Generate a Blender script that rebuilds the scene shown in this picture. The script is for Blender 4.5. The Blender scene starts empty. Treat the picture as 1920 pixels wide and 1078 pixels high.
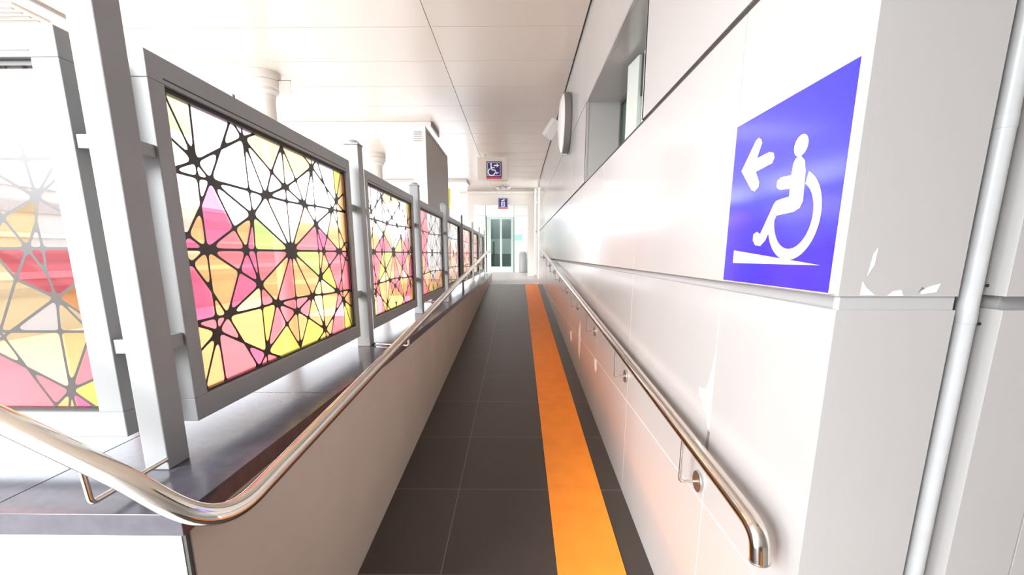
import bpy, bmesh, math, random
from mathutils import Vector, Matrix
random.seed(7)
S = bpy.context.scene
COL = S.collection
PI = math.pi

# ------------------------------------------------------------------ camera
F_PX, PX, PY = 840.0, 960.0, 648.0
cam_d = bpy.data.cameras.new('camera'); cam = bpy.data.objects.new('camera', cam_d)
COL.objects.link(cam); S.camera = cam
cam_d.sensor_width = 36; cam_d.lens = F_PX / 1920 * 36
cam_d.shift_y = (PY - 539) / 1920; cam_d.clip_start = .02; cam_d.clip_end = 300
PITCH, YAW = math.radians(11.572), math.radians(.735)
fw = Vector((-math.sin(YAW)*math.cos(PITCH), math.cos(YAW)*math.cos(PITCH), -math.sin(PITCH)))
rt = Vector((math.cos(YAW), math.sin(YAW), 0)); up = rt.cross(fw)
cam.matrix_world = Matrix(((rt.x, up.x, -fw.x, 0), (rt.y, up.y, -fw.y, 0), (rt.z, up.z, -fw.z, 0), (0, 0, 0, 1)))

# ------------------------------------------------------------------ world, sun, exposure
w = bpy.data.worlds.new('sky'); S.world = w; w.use_nodes = True
nt = w.node_tree; nt.nodes.clear()
out = nt.nodes.new('ShaderNodeOutputWorld'); bg = nt.nodes.new('ShaderNodeBackground')
tc = nt.nodes.new('ShaderNodeTexCoord'); dot = nt.nodes.new('ShaderNodeVectorMath'); dot.operation = 'DOT_PRODUCT'
dot.inputs[1].default_value = (-.62, -.74, .25)          # the bright part of the overcast sky
rmp = nt.nodes.new('ShaderNodeValToRGB')
rmp.color_ramp.elements[0].position = 0; rmp.color_ramp.elements[0].color = (.72, .80, .9, 1)
rmp.color_ramp.elements[1].position = 1; rmp.color_ramp.elements[1].color = (1.0, 1.03, 1.08, 1)
mr = nt.nodes.new('ShaderNodeMapRange'); mr.inputs[1].default_value = -1; mr.inputs[2].default_value = 1
nt.links.new(tc.outputs['Generated'], dot.inputs[0]); nt.links.new(dot.outputs['Value'], mr.inputs[0])
nt.links.new(mr.outputs[0], rmp.inputs[0]); nt.links.new(rmp.outputs[0], bg.inputs[0])
bg.inputs[1].default_value = 5.0
nt.links.new(bg.outputs[0], out.inputs[0])
sd = bpy.data.lights.new('sun', 'SUN'); sun = bpy.data.objects.new('sun', sd); COL.objects.link(sun)
sd.energy = 6.5; sd.angle = math.radians(28); sd.color = (.96, .98, 1.0)
sun.rotation_euler = Vector((-.58, -.72, .36)).to_track_quat('Z', 'Y').to_euler()
vs = S.view_settings; vs.view_transform = 'Standard'; vs.look = 'None'; vs.gamma = 1; vs.use_curve_mapping = False
vs.exposure = 0.35
cy = S.cycles; cy.max_bounces = 14; cy.diffuse_bounces = 8; cy.glossy_bounces = 6; cy.transparent_max_bounces = 24; cy.use_denoising = True
cy.caustics_reflective = False; cy.caustics_refractive = False; cy.sample_clamp_indirect = 6

# ------------------------------------------------------------------ materials
def mat(name, col, rough=.5, metal=0, spec=.5, coat=0, emit=None, es=1, bump=None, var=None):
    m = bpy.data.materials.new(name); m.use_nodes = True
    n = m.node_tree; b = n.nodes['Principled BSDF']
    b.inputs['Base Color'].default_value = (*col, 1); b.inputs['Roughness'].default_value = rough
    b.inputs['Metallic'].default_value = metal; b.inputs['Specular IOR Level'].default_value = spec
    b.inputs['Coat Weight'].default_value = coat; b.inputs['Coat Roughness'].default_value = .12
    if emit: b.inputs['Emission Color'].default_value = (*emit, 1); b.inputs['Emission Strength'].default_value = es
    if var:                                            # (scale, amount): wear and grime noise in colour and roughness
        t = n.nodes.new('ShaderNodeTexCoord'); no = n.nodes.new('ShaderNodeTexNoise')
        no.inputs['Scale'].default_value = var[0]; no.inputs['Detail'].default_value = 6
        r = n.nodes.new('ShaderNodeMapRange'); r.inputs[1].default_value = .3; r.inputs[2].default_value = .7
        r.inputs[3].default_value = 1 - var[1]; r.inputs[4].default_value = 1 + var[1] * .4
        mx = n.nodes.new('ShaderNodeVectorMath'); mx.operation = 'SCALE'; mx.inputs[0].default_value = col
        n.links.new(t.outputs['Object'], no.inputs['Vector']); n.links.new(no.outputs[0], r.inputs[0])
        n.links.new(r.outputs[0], mx.inputs['Scale']); n.links.new(mx.outputs[0], b.inputs['Base Color'])
    if bump:
        t = n.nodes.new('ShaderNodeTexCoord'); no = n.nodes.new('ShaderNodeTexNoise'); no.inputs['Scale'].default_value = bump[0]
        bp = n.nodes.new('ShaderNodeBump'); bp.inputs['Strength'].default_value = bump[1]; bp.inputs['Distance'].default_value = .002
        n.links.new(t.outputs['Object'], no.inputs['Vector']); n.links.new(no.outputs[0], bp.inputs['Height'])
        n.links.new(bp.outputs[0], b.inputs['Normal'])
    return m

M = {}
M['panel'] = mat('painted_metal_panel', (.53, .52, .51), .22, 0, .7, .35, var=(1.3, .04))
M['panelback'] = mat('joint_sealant', (.50, .50, .50), .6)
M['white_seal'] = mat('white_sealant', (.80, .80, .80), .5)
M['chip'] = mat('bare_chipped_paint', (.86, .86, .88), .6)
M['dark_chip'] = mat('scuffed_edge', (.2, .19, .18), .7)
M['darkgap'] = mat('shadow_gap', (.05, .045, .04), .7)
M['ceiling'] = mat('ceiling_panel', (.74, .655, .58), .32, 0, .5, .1)
M['beige'] = mat('beige_stone', (.55, .485, .415), .55, var=(2.5, .07))
M['white_paint'] = mat('white_plaster', (.80, .81, .82), .6, var=(3, .04))
M['granite'] = mat('dark_polished_granite', (.095, .09, .11), .17, 0, .4, var=(30, .18))
M['post'] = mat('grey_painted_steel', (.285, .288, .288), .38, 0, .5, var=(6, .06), bump=(60, .08))
M['lightpost'] = mat('light_grey_steel', (.42, .42, .42), .35)
M['gasket'] = mat('black_gasket', (.02, .02, .02), .5)
M['steel'] = mat('polished_stainless', (.72, .67, .61), .13, 1)
M['disc'] = mat('brushed_stainless', (.62, .62, .60), .38, 1)
M['dark'] = mat('dark_metal', (.06, .06, .055), .5)
M['orange'] = mat('orange_strip', (1.0, .30, .02), .55, var=(9, .08), bump=(400, .25))
M['blue'] = mat('blue_sign_face', (.022, .016, .72), .16, 0, .55, .35)
M['signwhite'] = mat('white_sign_print', (.88, .88, .88), .3)
M['navy'] = mat('navy_sign', (.02, .015, .16), .3)
M['red'] = mat('red_strip', (.75, .06, .05), .4)
M['pipe'] = mat('painted_pipe', (.62, .64, .65), .35, var=(14, .08))
M['fix_rim'] = mat('grey_rim', (.20, .19, .18), .4)
M['fix_face'] = mat('white_face', (.85, .83, .80), .3)
M['column'] = mat('cream_column', (.62, .58, .54), .5)
M['cab'] = mat('cabinet_grey', (.42, .40, .38), .45)
M['cabf'] = mat('cabinet_front', (.75, .77, .78), .4)
M['yellow'] = mat('yellow_sign', (.80, .80, .03), .4)
M['backwall'] = mat('pale_wall_panel', (.80, .84, .82), .35)
M['portal'] = mat('cream_portal', (.80, .75, .68), .5)
M['door'] = mat('pale_door_frame', (.50, .60, .56), .4)
M['liftglass'] = mat('greenish_lift_glass', (.10, .17, .15), .12, 0, .6)
M['liftlight'] = mat('light_lift_interior', (.5, .62, .58), .3)
M['teal'] = mat('teal_notice', (.35, .75, .65), .5)
M['bin'] = mat('grey_bin', (.30, .31, .31), .45)
M['lamp'] = mat('lamp_diffuser', (.9, .9, .88), .4, emit=(1, .97, .92), es=1.2)
M['lobby_fill'] = mat('lobby_fill_glow', (.9, .9, .88), .4, emit=(1, 1, .96), es=5)  # glow of the fill panel added in the lobby
M['mesh'] = mat('red_brown_mesh', (.32, .11, .08), .5)
M['ground'] = mat('pale_concrete', (.66, .64, .61), .8, var=(.8, .1))
M['farwall'] = mat('far_wall', (.34, .31, .30), .7)
M['farband'] = mat('far_band', (.18, .15, .15), .6)
M['farpale'] = mat('far_pale', (.6, .58, .55), .6)
M['winframe'] = mat('dark_window_frame', (.10, .10, .09), .4)
M['sash'] = mat('pale_green_sash', (.62, .68, .63), .35)
M['film'] = mat('black_printed_film', (.030, .020, .017), .35)

def glass_mat(name, tint, clear=.5):
    m = bpy.data.materials.new(name); m.use_nodes = True; n = m.node_tree; n.nodes.clear()
    o = n.nodes.new('ShaderNodeOutputMaterial')
    t = n.nodes.new('ShaderNodeBsdfTransparent'); t.inputs[0].default_value = (*[c ** .5 for c in tint], 1)
    tl = n.nodes.new('ShaderNodeBsdfTranslucent'); tl.inputs[0].default_value = (*[c ** .5 for c in tint], 1)
    g = n.nodes.new('ShaderNodeBsdfGlossy'); g.inputs['Roughness'].default_value = .08; g.inputs[0].default_value = (1, 1, 1, 1)
    m1 = n.nodes.new('ShaderNodeMixShader'); m1.inputs[0].default_value = 1 - clear
    lw = n.nodes.new('ShaderNodeLayerWeight'); fr = n.nodes.new('ShaderNodeMath'); fr.operation = 'POWER'; fr.inputs[1].default_value = 4; n.links.new(lw.outputs['Facing'], fr.inputs[0])
    m2 = n.nodes.new('ShaderNodeMixShader')
    n.links.new(t.outputs[0], m1.inputs[1]); n.links.new(tl.outputs[0], m1.inputs[2])
    n.links.new(fr.outputs[0], m2.inputs[0]); n.links.new(m1.outputs[0], m2.inputs[1]); n.links.new(g.outputs[0], m2.inputs[2])
    n.links.new(m2.outputs[0], o.inputs[0])
    return m
TINT = {'Y': (.86, .74, .15), 'O': (.98, .50, .22), 'P': (.96, .24, .28), 'M': (.86, .18, .33), 'G': (.55, .82, .24),
        'C': (1, .80, .45), 'W': (1, .96, .93), 'L': (.95, .76, .93), 'y': (1, .98, .62), 'o': (1, .82, .68)}  # lower-case tints and upper clear cells: bright backlight washed into the colour
GL = {k: glass_mat('tinted_film_' + n_, TINT[k], .78) for k, n_ in
      dict(Y='yellow', O='orange', P='pink', M='magenta', G='green', C='cream', W='clear', L='lilac', y='backlit_yellow', o='backlit_peach').items()}
M['clear'] = glass_mat('clear_glass', (.92, .95, .94), .9)

def tile_mat(name, c1, grout, x0, dx, y0, dy, gw, rough, spec=.5, vary=.12):
    m = bpy.data.materials.new(name); m.use_nodes = True; n = m.node_tree; b = n.nodes['Principled BSDF']
    tcn = n.nodes.new('ShaderNodeTexCoord'); sp = n.nodes.new('ShaderNodeSeparateXYZ'); n.links.new(tcn.outputs['Object'], sp.inputs[0])
    def mth(op, a, b_=None, c=None):
        k = n.nodes.new('ShaderNodeMath'); k.operation = op
        for i, v in enumerate((a, b_, c)):
            if v is None: continue
            if hasattr(v, 'links'): n.links.new(v, k.inputs[i])
            else: k.inputs[i].default_value = v
        return k.outputs[0]
    masks, ids = [], []
    for ax, o0, d in ((0, x0, dx), (1, y0, dy)):
        s = mth('DIVIDE', mth('SUBTRACT', sp.outputs[ax], o0), d)
        f = mth('FRACT', s); ids.append(mth('FLOOR', s))
        e = mth('MINIMUM', f, mth('SUBTRACT', 1.0, f))
        masks.append(mth('LESS_THAN', e, gw / d / 2))
    g = mth('MAXIMUM', masks[0], masks[1])
    cb = n.nodes.new('ShaderNodeCombineXYZ'); n.links.new(ids[0], cb.inputs[0]); n.links.new(ids[1], cb.inputs[1])
    wn = n.nodes.new('ShaderNodeTexWhiteNoise'); n.links.new(cb.outputs[0], wn.inputs[0])
    no = n.nodes.new('ShaderNodeTexNoise'); no.inputs['Scale'].default_value = 3.5; no.inputs['Detail'].default_value = 8; no.inputs['Roughness'].default_value = .65
    n.links.new(tcn.outputs['Object'], no.inputs['Vector'])
    v = mth('ADD', mth('MULTIPLY_ADD', wn.outputs[0], vary, 1 - vary * 1.2), mth('MULTIPLY', no.outputs[0], vary * 1.4))
    sc = n.nodes.new('ShaderNodeVectorMath'); sc.operation = 'SCALE'; sc.inputs[0].default_value = c1; n.links.new(v, sc.inputs['Scale'])
    mx = n.nodes.new('ShaderNodeMix'); mx.data_type = 'RGBA'; n.links.new(g, mx.inputs[0])
    n.links.new(sc.outputs[0], mx.inputs[6]); mx.inputs[7].default_value = (*grout, 1)
    n.links.new(mx.outputs[2], b.inputs['Base Color']); b.inputs['Roughness'].default_value = rough
    b.inputs['Specular IOR Level'].default_value = spec
    return m
M['ramp'] = tile_mat('dark_ramp_tile', (.050, .038, .031), (.17, .14, .115), -.335, .60, .42, .648, .0045, .42)
M['landing'] = tile_mat('pale_landing_tile', (.42, .37, .36), (.22, .20, .19), -.335, .60, .1, .60, .01, .35)

# ------------------------------------------------------------------ mesh helpers
class MB:
    def __init__(s): s.v = []; s.f = []; s.mi = []; s.mats = []; s.sm = []
    def m(s, k):
        mm = M[k] if isinstance(k, str) else k
        if mm not in s.mats: s.mats.append(mm)
        return s.mats.index(mm)
    def face(s, pts, k, smooth=False):
        b = len(s.v); s.v += [tuple(p) for p in pts]; s.f.append(tuple(range(b, b + len(pts)))); s.mi.append(s.m(k)); s.sm.append(smooth)
    def box(s, x0, x1, y0, y1, z0, z1, k):
        i = s.m(k); b = len(s.v)
        s.v += [(x, y, z) for z in (z0, z1) for y in (y0, y1) for x in (x0, x1)]
        for q in ((0, 2, 3, 1), (4, 5, 7, 6), (0, 1, 5, 4), (2, 6, 7, 3), (0, 4, 6, 2), (1, 3, 7, 5)):
            s.f.append(tuple(b + a for a in q)); s.mi.append(i); s.sm.append(False)
        return s
    def prism(s, poly, axis, a0, a1, k, side=None):
        """poly in the two other axes; extruded along axis 0/1/2 from a0 to a1"""
        def P(a, p): return (a, p[0], p[1]) if axis == 0 else ((p[0], a, p[1]) if axis == 1 else (p[0], p[1], a))
        i = s.m(k); j = s.m(side or k); b = len(s.v); n = len(poly)
        s.v += [P(a0, p) for p in poly] + [P(a1, p) for p in poly]
        s.f.append(tuple(range(b, b + n))); s.mi.append(i); s.sm.append(False)
        s.f.append(tuple(b + n + q for q in reversed(range(n)))); s.mi.append(i); s.sm.append(False)
        for q in range(n):
            s.f.append((b + q, b + (q + 1) % n, b + n + (q + 1) % n, b + n + q)); s.mi.append(j); s.sm.append(False)
        return s
    def tube(s, path, r, k, seg=20, cap=True, radii=None):
        i = s.m(k); path = [Vector(p) for p in path]; n = len(path); base = len(s.v)
        t0 = (path[1] - path[0]).normalized(); a = Vector((0, 0, 1)) if abs(t0.z) < .9 else Vector((1, 0, 0))
        nrm = t0.cross(a).normalized()
        for q, p in enumerate(path):
            t = (path[min(q + 1, n - 1)] - path[max(q - 1, 0)]).normalized()
            nrm = (nrm - t * nrm.dot(t)).normalized(); bn = t.cross(nrm)
            rr = radii[q] if radii else r
            for g in range(seg):
                an = 2 * PI * g / seg; s.v.append(tuple(p + nrm * math.cos(an) * rr + bn * math.sin(an) * rr))
        for q in range(n - 1):
            for g in range(seg):
                a_, b_ = base + q * seg + g, base + q * seg + (g + 1) % seg
                s.f.append((a_, b_, b_ + seg, a_ + seg)); s.mi.append(i); s.sm.append(True)
        if cap:
            s.f.append(tuple(base + g for g in reversed(range(seg)))); s.mi.append(i); s.sm.append(False)
            s.f.append(tuple(base + (n - 1) * seg + g for g in range(seg))); s.mi.append(i); s.sm.append(False)
        return s
    def lathe(s, prof, c, axis, k, seg=40):
        """prof: (radius, height along axis) list"""
        c = Vector(c); A = {0: (Vector((0, 1, 0)), Vector((0, 0, 1)), Vector((1, 0, 0))), 1: (Vector((1, 0, 0)), Vector((0, 0, 1)), Vector((0, 1, 0))),
                            2: (Vector((1, 0, 0)), Vector((0, 1, 0)), Vector((0, 0, 1)))}[axis]
        i = s.m(k); base = len(s.v); n = len(prof)
        for r, h in prof:
            for g in range(seg):
                an = 2 * PI * g / seg; s.v.append(tuple(c + A[0] * math.cos(an) * r + A[1] * math.sin(an) * r + A[2] * h))
        for q in range(n - 1):
            for g in range(seg):
                a_, b_ = base + q * seg + g, base + q * seg + (g + 1) % seg
                s.f.append((a_, b_, b_ + seg, a_ + seg)); s.mi.append(i); s.sm.append(True)
        s.f.append(tuple(base + g for g in range(seg))); s.mi.append(i); s.sm.append(False)
        s.f.append(tuple(base + (n - 1) * seg + g for g in range(seg))); s.mi.append(i); s.sm.append(False)
        return s
    def build(s, name, parent=None, bevel=0, fixn=True):
        me = bpy.data.meshes.new(name); me.from_pydata(s.v, [], s.f); 
        for mm in s.mats: me.materials.append(mm)
        for p, i, sm in zip(me.polygons, s.mi, s.sm): p.material_index = i; p.use_smooth = sm
        if fixn:
            bm = bmesh.new(); bm.from_mesh(me); bmesh.ops.recalc_face_normals(bm, faces=bm.faces); bm.to_mesh(me); bm.free()
        if any(s.sm):
            try: me.set_sharp_from_angle(angle=math.radians(35))
            except Exception: pass
        o = bpy.data.objects.new(name, me); COL.objects.link(o)
        if parent: o.parent = parent; o.matrix_parent_inverse = parent.matrix_basis.inverted()
        if bevel:
            b = o.modifiers.new('bevel', 'BEVEL'); b.width = bevel; b.segments = 2; b.limit_method = 'ANGLE'
        return o

def thing(name, label, cat, loc, group=None):
    o = bpy.data.objects.new(name, None); COL.objects.link(o); o.location = loc; o.empty_display_size = .05
    return tag(o, label, cat, group)
def tag(o, label, cat, group=None):
    o['label'] = label; o['category'] = cat
    if group: o['group'] = group
    return o
def struct(o, label=None):
    o['kind'] = 'structure'
    if label: o['label'] = label
    return o

def smooth_path(pts, rad, n=8):
    """round every inner corner of a polyline with a bezier of reach rad"""
    pts = [Vector(p) for p in pts]; res = [pts[0]]
    for i in range(1, len(pts) - 1):
        a, b, c = pts[i - 1], pts[i], pts[i + 1]
        ra = min(rad, (b - a).length * .49); rc = min(rad, (c - b).length * .49)
        p0 = b + (a - b).normalized() * ra; p2 = b + (c - b).normalized() * rc
        for k in range(n + 1):
            t = k / n; res.append(p0 * (1 - t) ** 2 + b * 2 * t * (1 - t) + p2 * t * t)
    res.append(pts[-1]); return res

# ------------------------------------------------------------------ setting: floor
SL = .0717
def rz(y): return -1.5 + SL * max(0.0, min(y, 10.9))
XL, XR, YC = -.70, .60, .848
YE = 12.3
b = MB(); b.prism([(-3.4, -1.5), (0, -1.5), (10.9, rz(10.9)), (10.9, -1.75), (-3.4, -1.75)], 0, XL - .02, XR + .03, 'ramp')
struct(b.build('floor'), 'dark brown tiled ramp rising away between the two walls')
b = MB(); b.box(-6.2, 3.0, 10.9, 19.2, -1.0, rz(11), 'landing'); 
struct(b.build('floor_landing'), 'pale tiled landing in front of the lift')
b = MB()
b.box(-30, XL - .02, -14, .90, -1.75, -1.5, 'ground'); b.box(-30, -1.05, .90, 10.9, -1.75, -1.5, 'ground')
b.box(XL - .02, 8, -14, -3.4, -1.75, -1.5, 'ground'); b.box(XR + .03, 8, -3.4, 0.8, -1.75, -1.5, 'ground')
b.box(-30, -6.2, 10.9, 40, -1.75, -1.5, 'ground')
struct(b.build('ground'), 'pale concrete ground of the open station beyond the ramp')

# orange strip
b = MB(); y0, y1 = -.6, 10.86
for a, c in ((y0, 0), (0, y1)):
    b.prism([(a, rz(a) + .001), (c, rz(c) + .001), (c, rz(c) + .005), (a, rz(a) + .005)], 0, .178, .478, 'orange')
tag(b.build('floor_strip'), 'long orange anti-slip guidance strip running up the dark ramp', 'floor strip')
# tactile bars on the landing
for i in range(6):
    x = .17 + i * .065
    b = MB(); b.box(x, x + .03, 10.93, 11.6, rz(11), rz(11) + .006, 'white_paint')
    tag(b.build('tactile_bar', bevel=.002), 'pale raised tactile bar on the landing at the head of the orange strip', 'tactile bar', 'tactile bars on the landing')

# parapet wall and coping
CT, CB = -.528, -.578
b = MB()
b.prism([(.853, -1.5), (YE, -1.5), (YE, CB), (.853, CB)], 0, XL - .03, XL, 'beige')
b.box(-1.10, XL - .031, .88, YE, -1.5, CB, 'white_paint')
b.box(-3.6, XL - .012, .84, .88, -1.5, CB, 'white_paint'); b.box(-3.6, -1.1, .88, 1.25, -1.5, CB, 'white_paint')
b.box(XL - .012, XL - .004, .842, .853, -1.5, CB, 'dark')
for y in (3.6, 6.4, 9.2): b.box(XL - .001, XL + .0005, y, y + .003, -1.5, CB, 'white_paint')
struct(b.build('wall_left'), 'low stone-clad parapet wall beside the ramp')
b = MB(); g = .0015
xs = [-1.12, XL + .004]; ys = [.828, 1.66, 2.66, 3.66, 4.66, 5.66, 6.66, 7.66, 8.66, 9.66, 10.66, 11.66, YE]
for a, c in zip(ys, ys[1:]):
    b.box(xs[0], xs[1], a + (g if a > 1 else 0), c - g, CB, CT, 'granite'); b.box(xs[0] + .01, xs[1] - .004, c - g, c + g, CB, CT - .001, 'panelback')
for a, c in ((-3.6, -2.6), (-2.6, -1.12)): b.box(a + g, c - g, .828, 1.27, CB, CT, 'granite')
struct(b.build('trim_1', bevel=.004), 'polished dark granite coping on the parapet wall')

# ------------------------------------------------------------------ right wall
ROWS = [(-1.6, -.795), (-.789, -.104), (-.078, .617), (.637, 1.303), (1.311, 2.03)]
JY = [1.33, 2.36, 3.33, 4.275, 5.27] + [5.27 + .985 * i for i in range(1, 9)]
WE = JY[-1]
b = MB(); T = .02
for ri, (z0, z1) in enumerate(ROWS):
    edges = [YC] + JY
    for a, c in zip(edges, edges[1:]):
        if ri == 3 and 2.3 < a < 4.2: continue
        b.box(XR, XR + T, a + (.002 if a > YC else 0), c - .002, z0, z1, 'panel')
    # end face and near pillar
    b.box(XR + T, .822, YC, YC + T, z0, z1, 'panel')
    b.box(.91, 1.043, YC, YC + T, z0, z1, 'panel'); b.box(1.047, 2.1, YC, YC + T, z0, z1, 'panel')
    b.box(2.104, 3.2, YC, YC + T, z0, z1, 'panel')
    b.box(.91, .91 + T, YC + T, 1.02, z0, z1, 'panel')
# white sealed vertical joints and backing
for ri, (z0, z1) in enumerate(ROWS):
    for y in JY[:-1]:
        if ri == 3 and 2.4 < y < 4.2: continue
        b.box(XR + .0015, XR + T, y - .002, y + .002, z0 + .002, z1 - .002, 'white_seal' if ri < 2 else 'panelback')
b.box(XR + T + .012, XR + .06, YC + .02, 2.338, -1.6, 2.03, 'panelback')
b.box(XR + T + .012, XR + .06, 4.298, WE, -1.6, 2.03, 'panelback')
b.box(XR + T + .012, XR + .06, 2.338, 4.298, -1.6, .615, 'panelback'); b.box(XR + T + .012, XR + .06, 2.338, 4.298, 1.325, 2.03, 'panelback')
b.box(XR + .06, .822, YC + .032, 1.05, -1.6, 2.03, 'panelback'); b.box(XR + .0325, .78, YC + .020, YC + .034, -1.6, 2.03, 'panelback')
b.box(XR + .008, .822, YC + .006, YC + .022, -.106, -.076, 'panelback')
b.box(.822, .91, 1.02, 1.05, -1.6, 2.03, 'panel')
b.box(.935, 3.2, YC + .034, 1.05, -1.6, 2.03, 'panelback')
b.box(XR + .008, XR + T, YC + .01, WE, .617, .637, 'darkgap')
b.box(XR + .003, XR + T, YC + .01, WE, -.795, -.789, 'white_seal')
b.box(XR + .006, XR + T, YC + .01, WE, 1.3035, 1.311, 'darkgap'); b.box(XR + .0005, XR + T, 2.36, 4.277, 1.3, 1.3085, 'panel')
# paint chips
def chip(pts, x=XR - .0006, k='chip'): b.prism(pts, 0, x, x + .0007, k)
chip([(1.335, -.30), (1.338, -.54), (1.352, -.52), (1.36, -.50), (1.385, -.49), (1.40, -.465), (1.425, -.455), (1.43, -.43), (1.385, -.425), (1.365, -.40), (1.35, -.36)])
chip([(1.322, -.545), (1.338, -.545), (1.345, -.60), (1.325, -.615)], k='dark_chip')
chip([(3.32, -.795), (3.30, -.86), (3.36, -.90), (3.40, -.85), (3.42, -.80)])
chip([(4.26, -.62), (4.20, -.80), (4.24, -1.0), (4.33, -.95), (4.36, -.75)])
chip([(4.9, -.83), (4.85, -.93), (4.98, -.98), (5.1, -.88)])
def echip(pts, k='chip'): b.prism(pts, 1, YC - .0006, YC + .0001, k)
echip([(.640, -.076), (.641, -.05), (.650, -.062), (.668, -.076)]); echip([(.648, -.04), (.653, 0), (.660, .012), (.658, -.02)])
echip([(.69, -.077), (.70, -.068), (.715, -.066), (.72, -.077)]); echip([(.752, -.074), (.75, -.066), (.77, -.058), (.785, -.054), (.78, -.070)])
echip([(.748, -.07), (.745, -.074), (.752, -.060), (.758, -.063)], 'dark_chip')
wr = b.build('wall_right', bevel=.0012); struct(wr, 'right-hand wall of large pale metal panels')

# window recess in right wall
b = MB(); z0, z1, ya, yb = .637, 1.303, 2.36, 4.277
b.box(XR, .93, yb, yb + .02, z0, z1, 'panel'); b.box(XR, .93, ya - .02, ya, z0, z1, 'panel')
b.box(XR + .02, .93, ya, yb, z1, z1 + .02, 'panel'); b.box(XR + .02, .93, ya, yb, z0 - .02, z0, 'panel')
struct(b.build('trim_2'), 'deep pale reveal around the high window')
wf = MB()
for (a, c, d, e) in ((ya, yb, z0, z0 + .035), (ya, yb, z1 - .035, z1), (ya, ya + .04, z0 + .035, z1 - .035), (yb - .04, yb, z0 + .035, z1 - .035), (3.28, 3.32, z0 + .035, z1 - .035)):
    wf.box(.89, .93, a, c, d, e, 'winframe')
win = struct(wf.build('window_1', bevel=.003), 'high dark framed window set deep in the right wall')
b = MB(); b.box(.912, .918, ya + .04, yb - .04, z0 + .035, z1 - .035, 'liftglass'); b.build('pane', win)
sa = thing('window_sash', 'pale green window board standing in the high window recess', 'window sash', (.77, 3.33, z0))
b = MB(); d = Vector((-.028, .19, 0)).normalized(); nn = Vector((d.y, -d.x, 0))
p = [Vector((.787, 3.24, 0)), Vector((.759, 3.43, 0))]
q = [p[0], p[1], p[1] + nn * .03, p[0] + nn * .03]
b.prism([(v.x, v.y) for v in q], 2, z0 + .001, 1.27, 'sash'); b.build('board', sa, bevel=.002)
b = MB(); b.box(.815, .86, 3.19, 3.235, z0 + .001, 1.285, 'sash'); b.build('stile', sa, bevel=.002)
b = MB(); b.box(.805, .83, 3.225, 3.24, 1.02, 1.27, 'dark'); b.build('hinge', sa)

# added wall behind the camera, blocks sun and sky from the right end face
b = MB(); b.box(-2.2, 3.3, -2.5, -2.3, -1.5, 2.6, 'panel'); b.box(3.2, 3.3, -2.3, 1.05, -1.5, 2.6, 'panel')
struct(b.build('wall_light_block'), 'unseen pale wall added behind the viewer to shade the near right side')

# drain pipe in the recess
pp = thing('drain_pipe', 'white painted vertical drain pipe in the recess beside the wall corner', 'pipe', (.868, .874, -1.5))
b = MB(); b.tube([(.868, .874, -1.5), (.868, .874, 2.03)], .0168, 'pipe', 24); b.build('pipe', pp)
for z in (-.12, .23, .52, -.9): 
    b = MB(); b.tube([(.868, .874, z - .012), (.868, .874, z + .012)], .0175, 'pipe', 24); b.build('coupling', pp, bevel=.001)
for z in (-.06, -.135):
    b = MB(); b.tube([(.9085, .885, z), (.9115, .885, z)], .0035, 'dark', 10); tag(b.build('screw'), 'small dark screw in the recess side %s the groove' % ('above' if z > -.1 else 'below'), 'screw')

# ------------------------------------------------------------------ ceiling
b = MB(); CZ = 2.02; Y0 = 4.555 - .737 * 6; k = 0
ys = [Y0 + .737 * i for i in range(25)]; ys = [y for y in ys if y < 14.9]
for a, c in zip(ys, ys[1:]):
    for x0, x1 in ((-5.6, -3.935), (-3.925, -.803), (-.797, XR - .014)):
        b.box(x0, x1, a + .0042, c - .0042, CZ, CZ + .02, 'ceiling')
b.box(-5.6, 3.3, ys[0], ys[-1], CZ + .03, CZ + .09, 'darkgap')  # dark sheet added above the planks against skylight leaking through the joints
b.box(-5.7, -5.6, ys[0], ys[-1], CZ - .02, CZ + .09, 'ceiling')
b.box(-2.5, 3.3, -2.6, ys[0] - .003, CZ, CZ + .09, 'ceiling')  # unseen slab over the camera, added to cut sky light on the near walls
struct(b.build('ceiling', bevel=.0012), 'pale metal plank ceiling canopy over the ramp')

# ------------------------------------------------------------------ stained panel pattern
NODES = {'A': (-0.82, 0.6), 'B': (-0.732, 0.5), 'C': (-0.417, 0.899), 'D': (-0.249, 0.476), 'E': (-0.402, 0.293), 'F': (-0.824, 0), 'T7': (-0.939, 0.094), 'T9': (-0.588, 0.168), 'T10': (-0.499, 0), 'M1': (-0.417, 0), 'H': (0, 0), 'J1': (-0.621, 0.749), 'K1': (-0.82, 0.495), 'W': (-0.824, 0.307), 'N1': (-0.412, 0.49), 'P': (-0.152, 0.702), 'O': (0, 0.601), 'Q': (0, 0.985), 'T': (-0.51, 1.0), 'G': (-1.0, 0), 'LE': (-1.0, 0.5), 'a1': (-0.975, 1.0), 'a2': (-0.812, 1.0), 'a3': (-1.0, 0.735), 'c1': (-0.418, 1.0), 'c2': (-0.25, 1.0), 'q0': (0, 1.0), 'e1': (-1.0, 0.135), 'L0': (0, 0.47)}
SEG = "A-a1 A-a2 A-a3 A-J1 J1-C C-c2 B-J1 J1-T A-LE LE-K1 K1-B A-K1 K1-W W-F A-B B-T9 T9-T10 B-E E-H B-N1 N1-D C-N1 N1-E C-D C-P P-O D-P P-Q Q-O Q-q0 O-D D-L0 O-L0 L0-H D-E D-H E-T9 T9-F E-T10 E-M1 T-C C-c1 e1-T7 T7-F T7-G T7-W W-B G-F F-T10 T10-M1 M1-H".split()
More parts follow.
